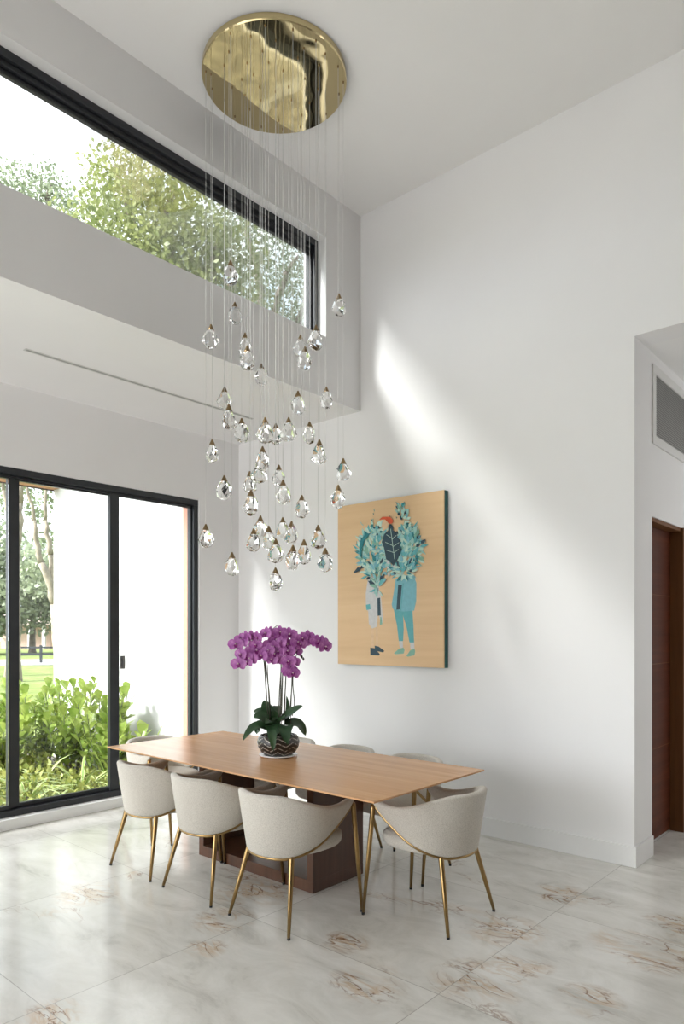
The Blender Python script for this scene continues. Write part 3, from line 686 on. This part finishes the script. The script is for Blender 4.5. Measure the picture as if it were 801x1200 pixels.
# ---------------------------------------------------------------- chairs
def shell_parts():
    A, B, FWD, T = .268, .278, .215, .046
    SP = .66                                  # share of the run spent on the rounded back
    def plan(tau):
        a = abs(tau); sg = 1 if tau >= 0 else -1
        if a <= SP:
            q = a/SP*PI/2; return Vector((sg*A*math.sin(q), -B*math.cos(q)+.0, 0)), Vector((sg*math.sin(q)/A, -math.cos(q)/B, 0)).normalized()
        f = (a-SP)/(1-SP); return Vector((sg*(A-.010*f*f), FWD*f, 0)), Vector((sg, .06*f, 0)).normalized()
    def zt(a): return .708-.080*smoothstep(.20, .74, a)+.020*smoothstep(.78, 1, a)
    def zb(a): return .372+.238*max(0, (a-.22)/.78)**1.8
    def sc(z): return 1+.55*(z-.66)
    n = 72; ring = []; K = 20; V = []; F = []; rim = []
    for i in range(n+1):
        u = -1+2*i/n; tau = math.copysign(1-(1-abs(u))**1.25, u) if abs(u) > 0 else 0
        a = abs(tau); p, nn = plan(tau); e = math.sqrt(max(.0, 1-max(0, (a-.90)/.10)**2)) if a > .90 else 1
        e = max(e, .12); top, bot = zt(a), zb(a); mid = (top+bot)/2; hh = (top-bot)/2*e; th = T/2*(.55+.45*e)
        mid = mid + (1-e)*.012
        r = min(th, hh)*.98; loop = []
        for k in range(K):                     # rounded upright section
            q = 2*PI*k/K; cx, cz = math.cos(q), math.sin(q)
            x = math.copysign(abs(cx)**.75, cx)*th; z = (hh-r)*(1 if cz > 1e-9 else -1 if cz < -1e-9 else 0)+r*cz
            Z = mid+z; s = sc(Z); loop.append((p.x*s+nn.x*x, p.y*s+nn.y*x, Z))
        V += loop
        zz = mid-hh-.002; s = sc(zz); rim.append(Vector((p.x*s+nn.x*th*.45, p.y*s+nn.y*th*.45, zz)))
    for i in range(n):
        for k in range(K):
            k2 = (k+1) % K; F.append((i*K+k, i*K+k2, (i+1)*K+k2, (i+1)*K+k))
    F.append(tuple(range(K-1, -1, -1))); F.append(tuple(n*K+k for k in range(K)))
    return V, F, rim
def seat_data():
    V = []; F = []; n = 40; prof = [(0, .378), (.78, .378), (.93, .386), (.985, .402), (1.0, .425), (.985, .448), (.93, .461), (.72, .468), (0, .470)]
    def out(q):
        x, y = math.sin(q), math.cos(q); ex = 3.4 if y > 0 else 2.3
        r = (abs(x)**ex+abs(y)**ex)**(-1/ex); return x*r*.238, y*r*(.235 if y > 0 else .225)
    rings = []
    for s, z in prof:
        if s == 0: rings.append([len(V)]); V.append((0, 0, z)); continue
        rings.append(list(range(len(V), len(V)+n)))
        for k in range(n):
            x, y = out(2*PI*k/n); V.append((x*s, y*s, z))
    for a, b in zip(rings, rings[1:]):
        for k in range(n):
            k2 = (k+1) % n
            if len(a) == 1: F.append((a[0], b[k], b[k2]))
            elif len(b) == 1: F.append((a[k2], a[k], b[0]))
            else: F.append((a[k2], a[k], b[k], b[k2]))
    return V, F
SV, SF, RIM = shell_parts()
def make_chair():
    t = empty('dining_chair')
    V, F = seat_data(); mesh('seat', V, F, M['boucle'], t, True)
    mesh('backrest', SV, SF, M['boucle'], t, True)
    mb = MB(); mb.tube(RIM[1:-1], .0095, 8, flat=.9)
    o = mb.build('rim', M['gold'], t, True); o['label'] = 'brass band along the lower edge of the backrest'
    for sg in (-1, 1):
        for foot, top in (((.283*sg, .258, .008), (.268*sg, .198, .612)), ((.232*sg, -.258, .008), (.165*sg, -.170, .385))):
            foot, top = Vector(foot), Vector(top); mb = MB()
            mb.tube([foot, foot.lerp(top, .5), foot.lerp(top, .96), top], [.0085, .0125, .0145, .013], 12)
            lg = mb.build('leg', M['gold'], t, True)
            g = MB(); g.tube([foot-Vector((0, 0, .008)), foot+(top-foot)*.012], [.0085, .0088], 12); g.build('foot_glide', M['glide'], lg, True)
    mb = MB(); mb.tube([(-.165, -.170, .374), (.165, -.170, .374)], .008, 8); mb.build('under_frame', M['gold'], t, True)
    return t
def copy_tree(o, parent=None):
    c = o.copy(); COL.objects.link(c)
    if parent is not None: c.parent = parent
    for ch in o.children: copy_tree(ch, c)
    return c
chair = make_chair()
bpy.context.view_layer.update()
places = [(-3.965, 2.69, 0, 'cream armchair on the near side of the table, nearest the garden glazing'),
          (-3.362, 2.69, 0, 'middle cream armchair of the three on the near side of the table'),
          (-2.735, 2.69, 0, 'cream armchair on the near side of the table, beside the right end chair'),
          (-2.165, 3.205, PI/2, 'cream armchair at the right end of the table, angled side-on and fully in view'),
          (-4.62, 3.14, -PI/2, 'cream armchair at the far left end of the table against the garden glazing'),
          (-3.90, 3.66, PI, 'cream armchair on the wall side of the table, behind the orchid'),
          (-3.31, 3.66, PI, 'cream armchair in the middle of the wall side, below the painting'),
          (-2.73, 3.66, PI, 'cream armchair on the wall side of the table, nearest its right end')]
for i, (x, y, rz, lab) in enumerate(places):
    c = chair if i == 0 else copy_tree(chair)
    c.location = (x, y, 0); c.rotation_euler = (0, 0, rz); tag(c, lab, 'chair', 'dining chairs around the table')

# ---------------------------------------------------------------- orchid on the table
OD = 4.47
op = at(326, 884, OD); OX, OY = op.x, op.y
V, F = lathe([(0, 0), (.085, 0), (.118, .006), (.124, .013), (.120, .016), (.088, .010), (0, .010)], 40)
sa = mesh('saucer', V, F, M['saucer'], None, True); sa.location = (OX, OY, TZ); tag(sa, 'shallow white saucer under the orchid pot on the walnut table', 'saucer')
orc = empty('potted_orchid', (OX, OY, TZ+.0102)); tag(orc, 'purple orchid with many flower stems in a dark chevron pot on the table', 'potted plant')
V, F = lathe([(0, 0), (.088, 0), (.112, .02), (.132, .055), (.137, .085), (.130, .112), (.118, .128), (.112, .128), (.122, .108), (.120, .09), (0, .09)], 48)
mesh('pot', V, F, M['pot'], orc, True)
V, F = lathe([(.119, .098), (.06, .108), (0, .112)], 24); mesh('bark_mix', V, F, M['potting'], orc, True)
OO = Vector((OX, OY, TZ+.0102))
def loc(u, v, dd=0): return at(u, v, OD+dd)-OO
def z5(x, y, dd=0): return loc(260+x/5.72, 720+y/5.72, dd)     # measured on a 5.72x enlargement
rnd = random.Random(4)
def strap_leaf(base, mid, tip, width, fold=.12):
    V = []; F = []; K = 12; base, mid, tip = Vector(base), Vector(mid), Vector(tip)
    for k in range(K+1):
        f = k/K; p = base*(1-f)**2+mid*2*f*(1-f)+tip*f*f
        t = ((mid-base)*(1-f)+(tip-mid)*f).normalized(); s = t.cross(Vector((.46, -.52, .72))); s = s.normalized() if s.length > .15 else Vector((0.75, .66, 0))
        n = s.cross(t).normalized(); w = width*.5*(math.sin(PI*min(1, .12+.88*f)**.85)**.6 if f < 1 else 0.02)
        for q, h in ((1, fold), (.5, fold*.35), (0, 0), (-.5, fold*.35), (-1, fold)): V.append(p+s*w*q+n*w*h*2)
    for k in range(K):
        for j in range(4): F.append((k*5+j, k*5+j+1, k*5+j+6, k*5+j+5))
    m2 = MB(); m2.add(V, F); m2.add([Vector(v)-Vector((0, 0, .0025)) for v in V], [f[::-1] for f in F]); return m2
for b0, m0, t0, wd in (((330, 760, 0), (330, 690, -.12), (345, 915, -.16), .075), ((440, 760, 0), (410, 700, -.12), (440, 870, -.15), .095), ((300, 760, 0), (215, 700, -.02), (140, 845, -.06), .06),
                       ((330, 720, 0), (300, 640, .03), (283, 575, .06), .085), ((320, 740, 0), (260, 650, -.05), (212, 690, -.04), .075), ((400, 700, 0), (470, 640, -.02), (540, 612, -.04), .06),
                       ((440, 740, 0), (520, 690, .04), (560, 810, .06), .075), ((300, 750, 0), (240, 700, .1), (232, 800, .08), .08), ((360, 700, 0), (360, 620, .08), (365, 612, .12), .08),
                       ((340, 740, -.02), (330, 690, -.10), (290, 730, -.14), .07), ((330, 700, .02), (270, 630, .08), (210, 650, .10), .06), ((430, 740, .02), (450, 640, .08), (432, 545, .10), .03), ((370, 770, .0), (395, 700, -.04), (420, 690, -.10), .075), ((350, 760, .0), (370, 680, .02), (330, 650, .0), .07), ((400, 770, -.02), (380, 720, -.08), (372, 800, -.13), .065)):
    strap_leaf(z5(*b0), z5(*m0), z5(*t0), wd).build('leaf', M['leaf_orchid'], orc, True)
def flower_mesh():
    mb = MB()
    def petal(ang, ln, wd, mi=0, cup=.15, lift=0):
        V = []; F = []; R = 6
        d = Vector((math.cos(ang), math.sin(ang), 0)); s = Vector((-d.y, d.x, 0))
        for k in range(R+1):
            f = k/R; w = wd*.5*max(.06, math.sin(PI*(.06+.86*f))**.7)
            for q in (-1, -.5, 0, .5, 1): V.append(d*(ln*f)+s*(w*q)+Vector((0, 0, lift+cup*ln*(f*f*.5)-cup*abs(q)*w*.5)))
        for k in range(R):
            for j in range(4): F.append((k*5+j, k*5+j+1, k*5+j+6, k*5+j+5))
        mb.add(V, F, mi)
    for a in (90, 215, 325): petal(math.radians(a), .043, .031, 0, -.1, -.002)
    petal(math.radians(8), .047, .053, 0, .08, .001); petal(math.radians(172), .047, .053, 0, .08, .0015)
    petal(math.radians(270), .022, .018, 1, .7, .004); petal(math.radians(230), .014, .011, 1, 1.1, .005); petal(math.radians(310), .014, .011, 1, 1.1, .005)
    mb.tube([(0, 0, .002), (0, .002, .010), (0, 0, .014)], [.004, .0045, .002], 6, 2)
    return mb
fl0 = flower_mesh()
fme = bpy.data.meshes.new('flower'); fme.from_pydata(fl0.v, [], fl0.f); fme.polygons.foreach_set('material_index', fl0.m); fme.polygons.foreach_set('use_smooth', [True]*len(fl0.f))
for mm in (M['petal'], M['lip'], M['column']): fme.materials.append(mm)
# stems: pixels of the path on the enlargement with depth offsets, then its flowers
stems = [([(320, 690, 0), (318, 560, 0), (300, 400, 0), (275, 240, -.02), (235, 170, -.04), (160, 150, -.05), (95, 200, -.06)], [(240, 150), (200, 150), (165, 152), (130, 168), (98, 200), (225, 205), (150, 185)]),
         ([(310, 690, .03), (295, 520, .02), (282, 330, -.02), (262, 235, -.06), (215, 230, -.10), (150, 270, -.12), (112, 340, -.12)], [(235, 243), (200, 242), (165, 285), (196, 298), (128, 262), (115, 330), (270, 275), (180, 320)]),
         ([(380, 690, 0), (385, 520, .0), (395, 350, .02), (385, 200, .02), (360, 120, .03), (345, 95, .03), (375, 72, .03)], [(360, 170), (395, 118), (430, 130), (320, 125), (290, 130), (345, 215), (400, 185)]),
         ([(390, 690, -.04), (400, 500, -.04), (405, 330, -.05), (385, 230, -.09), (350, 230, -.13), (345, 310, -.15)], [(310, 240), (330, 215), (335, 300), (368, 305), (380, 250), (355, 265), (320, 200)]),
         ([(410, 690, .03), (425, 480, .02), (430, 300, 0), (430, 190, -.04), (455, 180, -.09), (480, 250, -.12), (462, 340, -.13), (470, 390, -.13)], [(455, 130), (440, 200), (470, 212), (495, 245), (445, 245), (450, 315), (490, 318), (458, 378), (478, 392), (410, 235)]),
         ([(450, 690, .05), (465, 520, .05), (472, 380, .05), (470, 250, .04), (495, 180, .03), (560, 145, .02), (640, 170, .0), (700, 220, -.01)], [(512, 188), (540, 160), (575, 150), (600, 178), (640, 182), (668, 190), (692, 215), (528, 200)]),
         ([(470, 680, .08), (485, 600, .08), (475, 480, .07), (478, 380, .06), (500, 270, .04), (535, 285, .03)], [])]
for k, (path, fls) in enumerate(stems):
    pts = [z5(q[0], q[1], q[2]*.3) for q in path]; fine = []
    for i in range(len(pts)-1):
        p0, p1, p2, p3 = pts[max(0, i-1)], pts[i], pts[i+1], pts[min(len(pts)-1, i+2)]
        for j in range(5):
            f = j/5; fine.append(.5*((2*p1)+(p2-p0)*f+(2*p0-5*p1+4*p2-p3)*f*f+(3*p1-p0-3*p2+p3)*f**3))
    fine.append(pts[-1]); mb = MB(); mb.tube(fine, [.0042-.0022*i/len(fine) for i in range(len(fine))], 6)
    if k < 6:
        c0 = fine[len(fine)//3]
        mb.tube([Vector((fine[0].x+.008, fine[0].y, .10)), Vector((c0.x+.004, c0.y, c0.z+.06))], .0028, 5)      # the support stake clipped along the stem
    st = mb.build('flower_stem', M['stem_orchid'], orc, True)
    if k == 6:
        b = MB()
        for q in ((535, 285), (545, 300), (528, 275)):
            c = z5(*q, .03); b.tube([c+Vector((0, 0, .012)), c+Vector((0, 0, .004)), c-Vector((0, 0, .006)), c-Vector((0, 0, .011))], [.002, .006, .006, .001], 7)
        b.build('bud', M['stem_orchid'], st, True)
    for x, y in fls:
        best = min(fine, key=lambda p: (p-z5(x, y)).length)
        dep = rnd.uniform(-.065, -.015); c = z5(x, y, dep); c = c.lerp(best, .12)-Vector((-.66, .75, 0))*.028
        fo = bpy.data.objects.new('flower', fme); COL.objects.link(fo); fo.parent = st; fo.location = c
        fdir = Vector((math.sin(YAW), -math.cos(YAW), .0))+Vector((c.x, c.y, 0))*1.6+Vector((rnd.uniform(-.55, .55), rnd.uniform(-.55, .55), rnd.uniform(-.35, .25)))
        qt = fdir.normalized().to_track_quat('Z', 'Y'); fo.rotation_euler = qt.to_euler(); sc = rnd.uniform(.90, 1.18); fo.scale = (sc, sc, sc)

# ---------------------------------------------------------------- chandelier
CX, CYY, CR, CZ = -3.352, 3.13, .474, ZC-.045
ch = empty('crystal_chandelier', (CX, CYY, ZC)); tag(ch, 'cascading chandelier of faceted glass drops under a round polished gold ceiling plate above the table', 'chandelier')
pend = [(270, 305), (275, 354), (247, 380), (287, 390), (289.5, 405), (397, 344), (370, 381), (352, 392), (357, 406), (306, 426), (263, 453), (268, 474), (283, 490), (248.5, 515), (310.5, 489), (323, 496), (307.5, 523), (304, 538),
        (292.5, 552), (262.5, 557), (349, 458), (382, 453), (338, 489), (362.5, 494), (374, 515), (402, 537), (326.5, 544.5), (331.5, 562), (396, 568), (293.7, 574), (241, 614), (271.7, 647), (305, 604), (297, 619), (314.6, 616),
        (323, 631), (322.6, 665), (353.5, 580), (331, 606), (341.5, 610.5), (343, 638.5), (356, 632), (372.4, 615), (381, 642)]
spots = []; used = []
R2 = CR-.035
for i, (u, v) in enumerate(pend):
    d1 = at(u, V0, 1); dx, dy = d1.x, d1.y; a = dx*dx+dy*dy; b = -(dx*CX+dy*CYY); c = CX*CX+CYY*CYY-R2*R2; disc = max(0, b*b-a*c); q = math.sqrt(disc)
    lo, hi = (-b-q)/a, (-b+q)/a; best = None
    for j in range(40):
        f = ((j*.618034+i*.37) % 1); d = lo+(hi-lo)*f; p = at(u, v, d)
        m_ = min([(Vector((p.x, p.y))-Vector((s.x, s.y))).length + (0 if abs(p.z-s.z) < .25 else .05) for s in used] or [9])
        if best is None or m_ > best[0]: best = (m_, p)
    used.append(best[1]); spots.append(best[1])
V, F = lathe([(0, 0), (CR-.006, 0), (CR, .006), (CR, .042), (CR-.004, .045), (0, .045)], 96)
mb = MB(); mb.add([(x, y, z-.045) for x, y, z in V], F, 0)
for p in spots:
    x, y = p.x-CX, p.y-CYY
    mb.tube([(x, y, -.044), (x, y, -.053)], [.006, .004], 8, 1)
cp = mb.build('ceiling_plate', [M['mirror_gold'], M['cap']], ch)
cp.data.polygons.foreach_set('use_smooth', [False]*len(cp.data.polygons))
def crystal_mesh(seed):
    rnd = random.Random(seed); bm = bmesh.new(); H = .118
    prof = [(0, .018, .016), (.14, .030, .026), (.34, .041, .034), (.58, .049, .040), (.80, .042, .036), (.94, .026, .022), (1.0, .004, .004)]
    for f, r, r2 in prof:
        n = 6 if 0.1 < f < .97 else 5; off = rnd.uniform(0, 2)
        for k in range(n):
            q = 2*PI*(k+rnd.uniform(-.22, .22))/n+off; rr = r*1.1*rnd.uniform(.78, 1.14)
            bm.verts.new((math.cos(q)*rr, math.sin(q)*rr*r2/r*1.12, -f*H*rnd.uniform(.96, 1.03)))
    bmesh.ops.convex_hull(bm, input=bm.verts)
    for vtx in [x for x in bm.verts if not x.link_faces]: bm.verts.remove(vtx)
    bmesh.ops.dissolve_limit(bm, angle_limit=math.radians(14), verts=bm.verts, edges=bm.edges)
    bmesh.ops.recalc_face_normals(bm, faces=bm.faces)
    me = bpy.data.meshes.new('crystal_drop'); bm.to_mesh(me); bm.free(); me.materials.append(M['crystal']); return me
CM = [crystal_mesh(40+i) for i in range(7)]
capV, capF = lathe([(0, 0.0), (.0055, -.001), (.007, -.006), (.021, -.036), (.0215, -.041), (.017, -.042), (0, -.042)], 8)
capme = bpy.data.meshes.new('brass_cap'); capme.from_pydata(capV, [], capF); capme.materials.append(M['cap'])
for i, p in enumerate(spots):
    x, y, z = p.x-CX, p.y-CYY, p.z-ZC
    o = bpy.data.objects.new('crystal_drop', CM[i % 7]); COL.objects.link(o); o.parent = ch; o.location = (x, y, z-.036)
    o.rotation_euler = (0, 0, i*1.9); s = .98+.10*((i*7) % 5)/5; o.scale = (s, s, s)
    c = bpy.data.objects.new('brass_cap', capme); COL.objects.link(c); c.parent = o; c.location = (0, 0, .036/s); c.scale = (1/s, 1/s, 1/s)
    k = MB(); k.tube([(0, 0, .034/s), (0, 0, (-.046-(z-.036))/s)], .0013/s, 6); k.build('hanging_cord', M['cord'], o)
